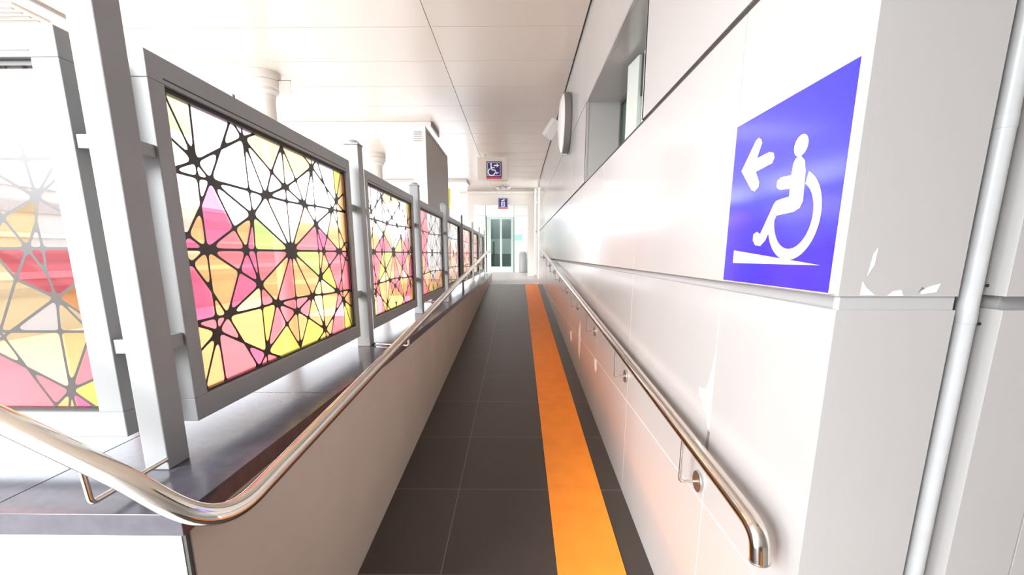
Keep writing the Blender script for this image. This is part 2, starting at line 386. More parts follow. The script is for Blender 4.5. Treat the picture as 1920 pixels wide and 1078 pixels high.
SAMPLES = [('y',-.959,.863),('y',-.877,.881),('y',-.977,.616),('Y',-.92,-.73),('Y',-.254,-.899),('Y',-.369,-.629),('Y',.484,-.329),('Y',-.444,-.579),('Y',-.173,-.908),('Y',.161,-.926),('Y',.907,-.903),('Y',.98,.934),('o',-.985,.297),('O',-.949,-.577),('O',-.882,-.897),('O',-.569,-.666),('O',-.755,-.399),('O',-.869,.142),('O',-.492,.163),('O',-.749,-.226),('O',-.192,-.198),('O',.12,-.298),('O',-.143,.165),('O',.131,.135),('O',.721,.109),('O',.469,-.145),('O',-.09,-.776),('O',.036,-.807),('O',.235,-.703),('O',.542,-.739),('O',.959,-.713),('O',.98,.755),('O',-.723,-.095),('O',-.87,-.113),('P',-.709,-.855),('P',-.452,-.984),('P',-.278,-.739),('P',-.729,-.625),('P',-.356,-.443),('P',-.928,-.455),('P',-.968,-.063),('P',-.631,.055),('P',-.649,-.076),('P',-.368,-.104),('P',-.279,-.102),('P',-.071,-.261),('P',.227,.069),('P',.029,.161),('P',.573,.036),('P',.561,-.056),('P',.76,-.181),('P',.901,-.288),('P',-.273,-.655),('P',-.131,-.597),('P',.11,-.615),('P',.737,-.879),('M',-.527,-.905),('M',-.911,-.359),('M',-.586,-.382),('M',-.494,-.149),('M',-.733,.137),('M',.008,-.268),('M',-.041,.172),('M',.463,.1),('L',-.67,.931),('M',-.453,.035),('M',-.924,.034),('G',-.354,.083),('G',-.258,.054),('G',.273,-.099),('C',-.97,.075),('C',-.926,-.038),('C',-.516,-.469),('C',.45,-.436),('C',.357,-.479),('C',.333,-.656),('C',-.131,.899),('C',.134,.884),('W',-.531,.694),('W',-.631,.454),('W',.191,.746),('W',.527,.712),('W',-.627,.317),('W',-.372,.397),('W',-.297,.542),('W',-.145,.338),('W',.148,.427),('W',.487,.417),('W',.635,.793),('W',-.824,.362),('W',.69,.443),('W',-.847,.411),('L',-.206,.787),('L',-.106,.629)]  # pale cells in the upper half carry the wash of bright light behind

def cells_of(segs, x0, x1, y0, y1):
    """planar subdivision of a rectangle by segments -> list of polygons"""
    segs = list(segs) + [((x0, y0), (x1, y0)), ((x1, y0), (x1, y1)), ((x1, y1), (x0, y1)), ((x0, y1), (x0, y0))]
    tol = 1e-3 * (x1 - x0) * 3
    nodes = []
    def nid(p):
        for i, q in enumerate(nodes):
            if abs(q[0] - p[0]) < tol and abs(q[1] - p[1]) < tol: return i
        nodes.append(p); return len(nodes) - 1
    ends = [p for s in segs for p in s]
    for p in ends: nid(p)
    for i in range(len(segs)):
        for j in range(i):
            (ax, ay), (bx, by) = segs[i]; (cx, cy_), (dx, dy) = segs[j]
            rx, ry, sx, sy = bx - ax, by - ay, dx - cx, dy - cy_
            den = rx * sy - ry * sx
            if abs(den) < 1e-9: continue
            t = ((cx - ax) * sy - (cy_ - ay) * sx) / den; u = ((cx - ax) * ry - (cy_ - ay) * rx) / den
            if -1e-6 <= t <= 1 + 1e-6 and -1e-6 <= u <= 1 + 1e-6: nid((ax + rx * t, ay + ry * t))
    E = set()
    for (a, c) in segs:
        L = math.hypot(c[0] - a[0], c[1] - a[1])
        if L < tol: continue
        on = []
        for i, q in enumerate(nodes):
            t = ((q[0] - a[0]) * (c[0] - a[0]) + (q[1] - a[1]) * (c[1] - a[1])) / L / L
            dd = abs((q[0] - a[0]) * (c[1] - a[1]) - (q[1] - a[1]) * (c[0] - a[0])) / L
            if dd < tol and -tol / L <= t <= 1 + tol / L: on.append((t, i))
        on.sort()
        for (_, i), (_, j) in zip(on, on[1:]):
            if i != j: E.add((min(i, j), max(i, j)))
    adj = {}
    for i, j in E: adj.setdefault(i, []).append(j); adj.setdefault(j, []).append(i)
    ch = True
    while ch:                                            # drop dangling ends
        ch = False
        for i in list(adj):
            if len(adj[i]) == 1:
                j = adj[i][0]; adj[j].remove(i); del adj[i]; ch = True; break
    for i in adj: adj[i] = sorted(set(adj[i]), key=lambda j: math.atan2(nodes[j][1] - nodes[i][1], nodes[j][0] - nodes[i][0]))
    seen = set(); out_ = []
    for i in adj:
        for j in adj[i]:
            if (i, j) in seen: continue
            f = []; a, c = i, j
            while (a, c) not in seen:
                seen.add((a, c)); f.append(a); l = adj[c]; k_ = l[(l.index(a) - 1) % len(l)]; a, c = c, k_
            P = [nodes[q] for q in f]
            A = sum(P[q][0] * P[(q + 1) % len(P)][1] - P[(q + 1) % len(P)][0] * P[q][1] for q in range(len(P))) / 2
            if A > 1e-7 and len(P) >= 3: out_.append(P)
    return out_

def clean(P):
    R = []
    n = len(P)
    for i in range(n):
        a, p, c = P[i - 1], P[i], P[(i + 1) % n]
        u = Vector((p[0] - a[0], p[1] - a[1])); v = Vector((c[0] - p[0], c[1] - p[1]))
        if u.length < 1e-6 or v.length < 1e-6: continue
        if abs(u.normalized().cross(v.normalized())) < .04 and u.dot(v) > 0: continue
        R.append(Vector(p))
    return R

def ring(P, wdt, rad, arc=4):
    """inset polygon with rounded corners; returns list per corner of arc points"""
    n = len(P); ins = []
    for i in range(n):
        a, p, c = P[i - 1], P[i], P[(i + 1) % n]
        d1 = (p - a).normalized(); d2 = (c - p).normalized()
        n1 = Vector((-d1.y, d1.x)); n2 = Vector((-d2.y, d2.x))
        den = 1 + n1.dot(n2)
        ins.append(p + (n1 + n2) * (wdt / max(den, .06)))
    res = []
    for i in range(n):
        a, p, c = ins[i - 1], ins[i], ins[(i + 1) % n]
        v1 = a - p; v2 = c - p; l1, l2 = v1.length, v2.length
        if l1 < 1e-6 or l2 < 1e-6: return None
        if (P[i - 1] - P[i]).dot(v1) < 0 or (P[(i + 1) % n] - P[i]).dot(v2) < 0: return None
        ang = v1.angle(v2); tl = rad / max(math.tan(ang / 2), .02)
        tl = min(tl, .46 * l1, .46 * l2, .055); r = tl * math.tan(ang / 2)
        p0 = p + v1 / l1 * tl; p2 = p + v2 / l2 * tl
        res.append([p0 * (1 - t) ** 2 + p * 2 * t * (1 - t) + p2 * t * t for t in [q / arc for q in range(arc + 1)]])
    return res

def pattern_mesh(cells, tintf, lead, glass, to3, sgn, wdt=.0040, rad=.015):
    """cells in metres on the pane plane; to3(u,v,depth) -> 3D"""
    for P in cells:
        P = clean(P)
        if len(P) < 3: continue
        c = sum(P, Vector((0, 0))) / len(P)
        k = tintf(c.x, c.y)
        for dpt, fl in ((0, False), (.006, True)):
            pts = [to3(q.x, q.y, dpt) for q in P]
            glass.face(pts[::-1] if fl else pts, GL[k])
        R = ring(P, wdt, rad)
        if R is None or sum(1 for _ in R) < 3:
            lead.face([to3(q.x, q.y, -.0008) for q in P], 'film'); continue
        n = len(P)
        for i in range(n):
            A = R[i]
            for q in range(len(A) - 1):
                lead.face([to3(*P[i], -.0008), to3(*A[q], -.0008), to3(*A[q + 1], -.0008)], 'film')
            Bn = R[(i + 1) % n]
            lead.face([to3(*P[i], -.0008), to3(*A[-1], -.0008), to3(*Bn[0], -.0008), to3(*P[(i + 1) % n], -.0008)], 'film')

full = []
for s in SEG:
    a, c = s.split('-'); a = NODES[a]; c = NODES[c]
    for sx in (1, -1):
        for sy in (1, -1):
            t = ((a[0] * sx, a[1] * sy), (c[0] * sx, c[1] * sy))
            if t not in full and (t[1], t[0]) not in full: full.append(t)
CELLS = cells_of(full, -1, 1, -1, 1)

ZB, ZT = -.455, .478           # screen frame, bottom and top
GB, GT = -.39, .415            # pane
XP = -.885                     # front face of the side screens
NAMES = ['first', 'second', 'third', 'fourth', 'fifth', 'sixth', 'seventh', 'eighth']
POSTS = [1.0575, 2.59, 4.06, 5.62, 7.27, 8.95, 10.5, 12.08]
SCR = [(1.165, 2.478), (2.715, 3.94), (4.16, 5.50), (5.745, 7.12), (7.36, 8.84), (9.05, 10.38), (10.61, 11.93)]
def clamp_z(): return ((.232, .262), (-.24, -.205))

for i, (a, c) in enumerate(SCR):
    lab = ('largest colourful framed screen, between the tall corner post and the next post' if i == 0 else
           '%s colourful framed screen along the ramp side, counted from the tall corner post' % NAMES[i])
    t = thing('glass_screen', lab, 'screen', (XP - .02, (a + c) / 2, ZB), 'colourful screens along the ramp')
    bw = .052; D = .05
    b = MB()
    b.prism([(a, ZB), (c, ZB), (c, GB), (a, GB)], 0, XP - D, XP, 'post'); b.prism([(a, GT), (c, GT), (c, ZT), (a, ZT)], 0, XP - D, XP, 'post')
    b.box(XP - D, XP, a, a + bw, GB, GT, 'post'); b.box(XP - D, XP, c - bw, c, GB, GT, 'post')
    b.build('frame', t, bevel=.002)
    b = MB()                                     # glazing bead with a dark rubber line
    for (y0, y1, z0_, z1_) in ((a + bw, c - bw, GT - .012, GT), (a + bw, c - bw, GB, GB + .006), (a + bw, a + bw + .006, GB + .006, GT - .012), (c - bw - .012, c - bw, GB + .006, GT - .012)):
        b.box(XP - .03, XP - .012, y0, y1, z0_, z1_, 'gasket')
    b.box(XP - .002, XP + .0006, a + bw * .95, c - bw * .95, GT + .010, GT + .0135, 'gasket')
    b.build('gasket', t)
    ld, gs = MB(), MB(); u0, u1 = a + bw, c - bw
    cm = [[(u0 + (p[0] + 1) / 2 * (u1 - u0), GB + (p[1] + 1) / 2 * (GT - GB)) for p in P] for P in CELLS]
    def tf(y, z, u0=u0, u1=u1, i=i):
        u = (y - u0) / (u1 - u0) * 2 - 1; v = (z - GB) / (GT - GB) * 2 - 1
        if i % 2 and v < .35: u = -u
        k = min(SAMPLES, key=lambda s: (s[1] - u) ** 2 + (s[2] - v) ** 2 * .6)[0]
        if i == 2 and u > -.35: k = 'W' if v > -.6 else k
        elif i in (2, 4, 5): k = {'W': 'P', 'L': 'P', 'G': 'O'}.get(k, k)
        return k
    pattern_mesh(cm, tf, ld, gs, lambda y, z, d: (XP - .022 - d, y, z), 1)
    g_ = gs.build('pane', t, fixn=False); ld.build('lattice', t, fixn=False)

# transverse screen facing the viewer
Fr = dict(a=(-1.167,.0125),m=(-1.13,.0125),r0=(-1.05,.0125),l0=(-1.30,.0125),x1=(-1.133,-.048),b=(-1.121,-.104),c=(-1.212,-.06),lc1=(-1.2575,.0125),lc2=(-1.30,-.226),h=(-1.05,-.06),e0=(-1.05,-.156),e=(-1.053,-.188),er=(-1.05,-.200),l5=(-1.30,-.188),lb=(-1.30,-.217),d=(-1.13,-.188),f=(-1.133,-.338),g=(-1.18,-.38),rr=(-1.05,-.302),bb=(-1.147,-.39),gb=(-1.129,-.39),fb=(-1.07,-.39),l1=(-1.30,-.153),l2=(-1.30,-.241),gl=(-1.184,-.39))
Fs = "a-m m-r0 a-l0 a-x1 m-x1 x1-b a-c c-b c-lc1 c-lc2 b-h b-e0 b-e b-d d-f b-lb l5-d d-e e-er e-f f-rr f-g f-bb f-gb f-fb f-l2 g-l1 g-gl".split()
seg2 = []
for s in Fs:
    p, q = s.split('-'); p = Fr[p]; q = Fr[q]
    for n_ in range(5):
        def tr(pt, my):
            x = pt[0]
            if n_ % 2 == 0: xx = x - .25 * n_
            else: xx = -1.05 - .25 * n_ - (x + 1.30)
            return (xx, pt[1] if not my else .025 - pt[1])
        for my in (0, 1):
            t_ = (tr(p, my), tr(q, my))
            if t_ not in seg2: seg2.append(t_)
FS = [('P',-1.203,-.021),('P',-1.162,-.048),('P',-1.087,-.03),('P',-1.075,-.259),('P',-1.24,-.326),('P',-1.18,-.349),('O',-1.065,-.109),('O',-1.098,-.225),('O',-1.146,-.374),('C',-1.187,-.099),('W',-1.171,-.157),('C',-1.093,-.152),('C',-1.194,-.26),('Y',-1.076,-.34),('M',-1.114,-.374),('C',-1.2,.06),('W',-1.1,.05),('W',-1.15,.2),('C',-1.2,.3),('W',-1.08,.3)]
def tf2(x, z):
    n_ = int((-1.05 - x) / .25); o_ = (-1.05 - x) - n_ * .25
    x = -1.05 - o_ if n_ % 2 == 0 else -1.30 + o_
    return min(FS, key=lambda s: (s[1] - x) ** 2 + (s[2] - z) ** 2)[0]
c2 = cells_of(seg2, -1.05 - .25 * 5, -1.05, -.39, .415)
t = thing('glass_screen', 'colourful framed screen at the left edge, facing the viewer across the ramp foot', 'screen', (-1.7, 1.08, ZB))
x0, x1 = -1.05 - .25 * 5, -1.05; ya, yb = 1.055, 1.105
b = MB(); b.box(x0 - .055, x1 + .062, ya, yb, ZB, GB, 'post'); b.box(x0 - .055, x1 + .062, ya, yb, GT, ZT, 'post')
b.box(x0 - .055, x0, ya, yb, GB, GT, 'post'); b.box(x1, x1 + .062, ya, yb, GB, GT, 'post'); b.build('frame', t, bevel=.002)
for (p0, p1, z0_, z1_) in ((x0, x1, GT - .012, GT), (x0, x1, GB, GB + .006)): b = MB(); b.box(p0, p1, ya + .012, ya + .03, z0_, z1_, 'gasket'); b.build('gasket', t)
b = MB(); b.box(x0, x1, ya - .0006, ya + .002, GT + .012, GT + .015, 'gasket'); b.build('seam', t)
ld, gs = MB(), MB()
pattern_mesh(c2, tf2, ld, gs, lambda x, z, d: (x, ya + .022 + d, z), 1, wdt=.0034, rad=.009)
gs.build('pane', t, fixn=False); ld.build('lattice', t, fixn=False)

# ------------------------------------------------------------------ posts
def post(i, y):
    x0, x1 = (-.928, -.867) if i == 0 else ((-.935, -.860) if i < 4 else (-.898, -.866))
    hy = .036 if i < 4 else .014
    if i == 0:
        lab = 'tall square grey corner post rising from the coping to the ceiling'
    else: lab = 'capped grey screen post, %s along the coping from the tall corner post' % ['', 'next', 'second', 'third', 'fourth', 'fifth', 'sixth', 'last'][i]
    t = thing('screen_post', lab, 'post', ((x0 + x1) / 2, y, CT), 'screen posts on the coping')
    top = CZ - .001 if i == 0 else .575
    mk = 'post' if i < 4 else 'lightpost'
    b = MB(); b.box(x0, x1, y - hy, y + hy, CT, top, mk); b.build('shaft', t, bevel=.003)
    if i:
        b = MB(); cx = (x0 + x1) / 2
        b.box(x0 - .004, x1 + .004, y - hy - .004, y + hy + .004, .575, .583, mk)
        b.lathe([(hy + .0, 0), (hy * .97, .006), (hy * .75, .015), (hy * .4, .021), (.002, .023)], (cx, y, .583), 2, mk, 24)
        b.build('cap', t, bevel=.001)
    # clamps to neighbouring screens
    for z0_, z1_ in clamp_z():
        if i < len(SCR):
            b = MB(); b.box(-.925, -.893, y + hy, SCR[i][0], z0_, z1_, 'post'); b.build('clamp', t, bevel=.001)
        if i > 0:
            b = MB(); b.box(-.925, -.893, SCR[i - 1][1], y - hy, z0_, z1_, 'post'); b.build('clamp', t, bevel=.001)
        if i == 0:
            b = MB(); b.box(-1.05 + .062, x0, 1.06, 1.09, z0_, z1_, 'post'); b.build('clamp', t, bevel=.001)
for i, y in enumerate(POSTS): post(i, y)

# ------------------------------------------------------------------ handrails
RZ0 = -.632
def lr(y): return RZ0 + SL * y
t = thing('handrail', 'polished steel handrail curving round the parapet corner and up the left side', 'handrail', (-.63, 1, -.56))
pts = [(-2.6, .81, .575), (-.715, .81, -.474), (-.63, .845, -.568), (-.63, .93, lr(.93)), (-.63, 9.75, lr(9.75))]
pth = [Vector(pts[0]), Vector((-.80, .81, -.427))]
ctrl = [Vector((-.80, .81, -.427)), Vector((-.70, .81, -.482)), Vector((-.63, .80, -.578)), Vector((-.63, .985, lr(.985)))]
for k in range(1, 21):
    s_ = k / 20; pth.append(ctrl[0] * (1 - s_) ** 3 + ctrl[1] * 3 * s_ * (1 - s_) ** 2 + ctrl[2] * 3 * s_ * s_ * (1 - s_) + ctrl[3] * s_ ** 3)
pth += [Vector((-.63, 1.3, lr(1.3))), Vector((-.63, 4, lr(4))), Vector((-.63, 9.75, lr(9.75)))]
b = MB(); b.tube(pth, .0235, 'steel', 32); b.build('tube', t)
def rod(parent, pts, r=.0062, k='steel', rad=.012): b = MB(); b.tube(smooth_path(pts, rad), r, k, 12); return b.build('bracket_arm', parent)
ar = rod(t, [(-.866, .81, -.395), (-.872, .823, -.50), (-.872, 1.022, -.50)])
for i, y in enumerate(POSTS[1:7]):
    yy = y - .06 if i == 0 else y; z = max(lr(yy) - .085, CT + .008)
    ar = rod(t, [(-.859, yy if i else y, z), (-.63, yy, z), (-.63, yy, lr(yy) - .02)])
    if i: b = MB(); b.tube([(-.861, y, z), (-.853, y, z)], .019, 'disc', 24); b.build('mounting_disc', t)
RX = .535
def rr_(y): return -.660 + SL * y
t = thing('handrail', 'polished steel handrail fixed along the right panelled wall, end turned down', 'handrail', (RX, 1.2, -.57))
pts = [(RX + .008, .892, -.672), (RX, .893, -.60), (RX, 1.0, rr_(1.0)), (RX, 11.0, rr_(11.0))]
b = MB(); b.tube(smooth_path(pts, .065, 12), .0215, 'steel', 32); b.build('tube', t)
b = MB(); b.tube([(RX + .0082, .892, -.6738), (RX + .0078, .892, -.670)], .0222, 'disc', 32); b.build('end_cap', t)
y = 1.365
while y < 10.9:
    z = rr_(y) - .172; ar = rod(t, [(RX, y, rr_(y) - .018), (RX, y, z), (XR - .004, y, z)], .005)
    b = MB(); b.tube([(XR - .0095, y, z), (XR - .0002, y, z)], .035, 'disc', 40); b.build('mounting_disc', t, bevel=.0012)
    y += 1.03

# ------------------------------------------------------------------ near wheelchair sign
t = thing('ramp_sign', 'large blue sign with white wheelchair-on-ramp symbol and arrow near wall corner', 'sign', (.594, 1.08, -.075))
b = MB(); b.box(.5885, .5995, .858, 1.302, -.074, .334, 'signwhite'); b.build('backing', t)
b = MB(); b.box(.5875, .5888, .8595, 1.3005, -.0725, .3325, 'blue'); b.build('board', t)
def sym(polys, x=.5872, name='symbol'):
    b = MB()
    for P in polys: b.prism(P, 0, x - .0004, x + .0004, 'signwhite')
    return b
ARROW = [(1.2527,.2125),(1.1931,.2728),(1.1801,.2772),(1.168,.2717),(1.1618,.2621),(1.1794,.2299),(1.1248,.2334),(1.1051,.2276),(1.0996,.2159),(1.1065,.2054),(1.1775,.1985),(1.1566,.1705),(1.1576,.1592),(1.1736,.152),(1.1904,.1578)]
BODY = [(1.0148,.1976),(.998,.2),(.9828,.188),(.9756,.1652),(.9723,.1068),(.9803,.0939),(1.0009,.0878),(1.0642,.0853),(1.1006,.031),(1.1202,.0187),(1.1438,.0215),(1.1569,.0326),(1.1576,.0476),(1.1419,.0531),(1.126,.0463),(1.0805,.1106),(1.072,.1179),(1.0529,.12),(1.0226,.1216),(1.0233,.138),(1.0621,.1407),(1.0763,.1479),(1.0761,.1612),(1.0628,.1671),(1.0238,.1659),(1.0214,.188)]
cx_, cz_, ro, ri_ = 1.002, .0795, .0925, .0690
# the wheel runs from the back of the seat round the bottom to the front; +Y is towards the far end
outer = [(cx_ - ro * math.cos(math.radians(65) - (math.radians(65) + math.radians(183)) * k / 40), cz_ + ro * math.sin(math.radians(65) - (math.radians(65) + math.radians(183)) * k / 40)) for k in range(41)]
inner = [(cx_ - ri_ * math.cos(math.radians(62) - (math.radians(62) + math.radians(192)) * k / 40), cz_ + ri_ * math.sin(math.radians(62) - (math.radians(62) + math.radians(192)) * k / 40)) for k in range(41)]
b = sym([ARROW]); b.build('arrow', t)
b = sym([[(x, z) for x, z in BODY], [(1.0015 + .0235 * math.cos(a), .2205 + .0215 * math.sin(a)) for a in [2 * PI * k / 28 for k in range(28)]], [(1.2511, .0091), (1.2513, -.024), (.8913, -.0217)]])
for k in range(40): b.prism([outer[k], outer[k + 1], inner[k + 1], inner[k]], 0, .5865, .5874, 'signwhite')
b.build('symbol', t)

# ------------------------------------------------------------------ hanging signs
def icon_wheel(mb, cx, cz, s, y, mirror=1):
    def P(pts): return [(cx + mirror * p[0] * s, cz + p[1] * s) for p in pts]
    mb.prism(P([(-.16 + .07 * math.cos(a), .42 + .07 * math.sin(a)) for a in [2 * PI * k / 16 for k in range(16)]]), 1, y - .001, y, 'signwhite')
    for q in ([(-.21, .33), (-.10, .33), (-.06, .02), (-.19, .02)], [(-.10, .20), (.12, .20), (.12, .13), (-.09, .13)], [(-.10, .04), (.16, .04), (.16, -.05), (-.10, -.05)], [(.07, .03), (.16, .04), (.32, -.26), (.24, -.31)], [(.26, -.30), (.42, -.20), (.39, -.13), (.28, -.20)]):
        mb.prism(P(q), 1, y - .001, y, 'signwhite')
    o_ = [(-.12 + .30 * math.cos(a), -.14 + .30 * math.sin(a)) for a in [math.radians(120 + 230 * k / 24) for k in range(25)]]
    i_ = [(-.12 + .22 * math.cos(a), -.14 + .22 * math.sin(a)) for a in [math.radians(120 + 230 * k / 24) for k in range(25)]]
    for k in range(24): mb.prism(P([o_[k], o_[k + 1], i_[k + 1], i_[k]]), 1, y - .0012, y, 'signwhite')
def border(mb, x0, x1, z0, z1, w_, y):
    for q in ((x0, x1, z0, z0 + w_), (x0, x1, z1 - w_, z1), (x0, x0 + w_, z0 + w_, z1 - w_), (x1 - w_, x1, z0 + w_, z1 - w_)): mb.box(q[0], q[1], y - .001, y, q[2], q[3], 'signwhite')
Y = 9.8
t = thing('hanging_sign', 'navy sign with white wheelchair and right arrow hung under the ceiling', 'sign', (-.5, Y, 1.5))
b = MB(); b.box(-.84, -.22, Y + .01, Y + .16, 1.50, 1.95, 'ceiling'); b.build('light_box', t, bevel=.006)
b = MB(); b.box(-.70, -.66, Y + .07, Y + .10, 1.95, CZ, 'ceiling'); b.build('hanger', t)
b = MB(); b.box(-.40, -.36, Y + .07, Y + .10, 1.95, CZ, 'ceiling'); b.build('hanger', t)
b = MB(); b.box(-.655, -.345, Y - .004, Y + .0095, 1.565, 1.865, 'navy'); b.build('board', t)
b = MB(); b.box(-.655, -.345, Y - .004, Y + .0095, 1.525, 1.564, 'red'); b.build('red_strip', t)
b = MB(); border(b, -.635, -.365, 1.585, 1.845, .008, Y - .004); icon_wheel(b, -.515, 1.70, .27, Y - .0041)
b.prism([(-.50, 1.775), (-.44, 1.775), (-.44, 1.745), (-.39, 1.787), (-.44, 1.83), (-.44, 1.80), (-.50, 1.80)], 1, Y - .0055, Y - .0041, 'signwhite')
b.build('symbol', t)
Y = 14.72
t = thing('hanging_sign', 'small blue lift symbol sign hanging above the lift doorway', 'sign', (-.47, Y, 1.4))
b = MB(); b.box(-.625, -.315, Y - .03, Y + .02, 1.42, 1.72, 'navy'); b.build('board', t)
b = MB(); b.box(-.625, -.315, Y - .03, Y + .02, 1.395, 1.418, 'red'); b.build('red_strip', t)
b = MB(); b.box(-.48, -.46, Y - .01, Y, 1.72, CZ, 'ceiling'); b.build('hanger', t)
b = MB(); yy = Y - .031; border(b, -.61, -.33, 1.435, 1.705, .008, yy + .0005)
border(b, -.53, -.41, 1.46, 1.60, .018, yy + .0005); b.box(-.50, -.485, yy - .0005, yy + .0005, 1.49, 1.57, 'signwhite'); b.box(-.455, -.44, yy - .0005, yy + .0005, 1.49, 1.57, 'signwhite')
b.prism([(-.53, 1.63), (-.49, 1.63), (-.49, 1.615), (-.455, 1.64), (-.49, 1.67), (-.49, 1.65), (-.53, 1.65)], 1, yy - .0005, yy + .0005, 'signwhite')
b.prism([(-.47, 1.655), (-.44, 1.69), (-.41, 1.655), (-.43, 1.655), (-.43, 1.62), (-.45, 1.62), (-.45, 1.655)], 1, yy - .0005, yy + .0005, 'signwhite')
b.build('symbol', t)

# ------------------------------------------------------------------ round wall fixture and speaker
t = thing('round_wall_fixture', 'round domed white fixture with thick grey rim high on the right wall', 'wall fixture', (XR, 5.71, 1.5))
b = MB(); b.lathe([(.325, 0), (.325, -.012), (.333, -.014), (.333, -.076), (.320, -.082)], (XR - .0005, 5.71, 1.5), 0, 'fix_rim', 64); b.build('rim', t)
b = MB(); b.lathe([(.318, -.078), (.30, -.092), (.25, -.108), (.17, -.118), (.08, -.122), (.003, -.123)], (XR, 5.71, 1.5), 0, 'fix_face', 64); b.build('face', t)
b = MB(); b.box(XR - .075, XR - .02, 5.69, 5.73, 1.158, 1.17, 'fix_face'); b.build('latch', t)
t = thing('wall_speaker', 'small white angled box on the right wall beyond the round fixture', 'speaker', (.55, 7.1, 1.8))
b = MB(); b.box(-.075, .075, -.07, .07, -.13, .13, 'fix_face'); o = b.build('housing', t, bevel=.012)
o.matrix_parent_inverse = Matrix.Identity(4); o.location = (-.055, 0, 0); o.rotation_euler = (math.radians(22), math.radians(28), math.radians(24))
b = MB(); b.box(.53, XR, 7.08, 7.12, 1.79, 1.83, 'fix_rim'); b.build('bracket', t)

# ------------------------------------------------------------------ columns, camera, ceiling lamps
for y, lab in ((5.60, 'nearer round cream column with moulded capital beyond the first screen'), (9.78, 'farther round cream column with moulded capital beyond the second screen')):
    t = thing('round_column', lab, 'column', (-2.90, y, -1.5), 'round columns of the platform')
    b = MB(); b.tube([(-2.90, y, -1.5), (-2.90, y, 1.80)], .088, 'column', 40); b.build('shaft', t)
    b = MB(); b.lathe([(.088, 1.74), (.098, 1.76), (.098, 1.785), (.118, 1.80), (.135, 1.82), (.135, 1.85), (.15, 1.855), (.165, 1.88), (.165, 1.925), (.155, 1.93), (.17, 1.945), (.17, 2.019)], (-2.90, y, 0), 2, 'column', 48); b.build('capital', t)
t = thing('column_flag', 'small white plate projecting from the nearer column capital', 'plate', (-2.70, 5.6, 1.85))
b = MB(); b.box(-2.735, -2.60, 5.57, 5.58, 1.80, 1.93, 'column'); b.build('plate', t)
b = MB(); b.box(-2.745, -2.60, 5.58, 5.59, 1.925, 1.94, 'dark'); b.build('clip', t)
t = thing('short_stub', 'thin dark stub standing up from the top of the largest screen below the nearer column', 'stub', (-.92, 1.56, .478))
b = MB(); b.box(-.924, -.916, 1.555, 1.570, ZT, .503, 'post'); b.build('rod', t)
for y, x, lab in ((7.87, -1.36, 'nearer shallow white ceiling box left of the plank joint'), (13.4, -1.42, 'farther shallow white ceiling box towards the lift')):
    t = thing('ceiling_light', lab, 'ceiling light', (x - 1, y, CZ), 'white ceiling boxes')
    b = MB(); b.box(x - 2.4, x, y - .36, y + .36, CZ - .075, CZ - .001, 'white_paint'); b.build('housing', t, bevel=.004)
    b = MB(); b.box(x - 2.37, x - .03, y - .33, y + .33, CZ - .079, CZ - .0752, 'lamp'); b.build('diffuser', t)
    b = MB(); b.box(x, x + .012, y - .35, y + .35, CZ - .07, CZ - .005, 'fix_rim'); b.build('end_cap', t, bevel=.004)
# louvred grille top left
t = thing('ceiling_grille', 'white louvred grille in the ceiling at the upper left', 'grille', (-4.6, 4.3, CZ))
b = MB(); b.box(-5.3, -4.15, 4.10, 4.42, CZ - .02, CZ - .001, 'ceiling'); b.build('frame', t, bevel=.003)
for k in range(4):
    b = MB(); b.box(-5.25, -4.2, 4.14 + k * .07, 4.165 + k * .07, CZ - .028, CZ - .0201, 'cab'); b.build('slat', t)
b = MB(); b.box(-3.94, -3.915, 1.0, 4.40, CZ - .03, CZ - .001, 'cab'); tag(b.build('ceiling_rail'), 'thin grey rail running along the ceiling at the upper left', 'rail')
# sensor cluster by the lift sign
t = thing('security_camera', 'small cream security camera cluster under the ceiling by the lift sign', 'camera', (-.45, 14.1, CZ))
b = MB(); b.lathe([(.06, 0), (.06, -.05), (.09, -.055), (.085, -.10), (.05, -.14), (.005, -.15)], (-.45, 14.1, CZ), 2, 'column', 32); b.build('dome', t)
for dx in (-.17, .16):
    b = MB(); b.tube([(-.45, 14.1, CZ - .03), (-.45 + dx, 14.05, CZ - .07)], .012, 'fix_rim', 12); ob = b.build('arm', t)
    b = MB(); b.tube([(-.45 + dx * .8, 13.95, CZ - .12), (-.45 + dx * 1.2, 14.15, CZ - .06)], .04, 'column', 20); b.build('lens_barrel', t, bevel=.004)

# ------------------------------------------------------------------ cabinet, yellow sign, mesh screen
t = thing('tall_cabinet', 'tall grey metal cabinet with louvred white end rising behind the screens', 'cabinet', (-1.24, 6.9, -1.5))
b = MB(); b.box(-1.325, -1.152, 5.99, 7.78, -1.5, 1.56, 'cab'); b.build('body', t, bevel=.004)
b = MB(); b.box(-1.322, -1.155, 5.982, 5.99, -1.5, 1.555, 'cabf'); fr_ = b.build('end_panel', t)
for k in range(5):
    b = MB(); b.box(-1.30, -1.20, 5.976, 5.982, 1.38 + k * .026, 1.388 + k * .026, 'cab'); b.build('louvre', t)
b = MB(); b.box(-1.152, -1.149, 6.05, 7.75, 1.505, 1.510, 'dark'); b.build('seam', t)
t = thing('yellow_sign', 'narrow yellow-green upright sign on a thin pole behind the screens', 'sign', (-1.32, 9.0, -1.5))
b = MB(); b.box(-1.355, -1.30, 8.9, 9.0, .86, 1.22, 'yellow'); b.build('board', t)
b = MB(); b.tube([(-1.32, 8.95, -1.5), (-1.32, 8.95, .86)], .012, 'lightpost', 12); b.build('pole', t)
b = MB()
b.box(-2.2, -2.02, 2.40, 2.41, .0, .08, 'mesh')
for k in range(6): b.box(-2.2 + k * .034, -2.186 + k * .034, 2.40, 2.41, -1.5, .0, 'mesh')
for k in range(44): b.box(-2.2, -2.02, 2.401, 2.409, -1.46 + k * .033, -1.444 + k * .033, 'mesh')
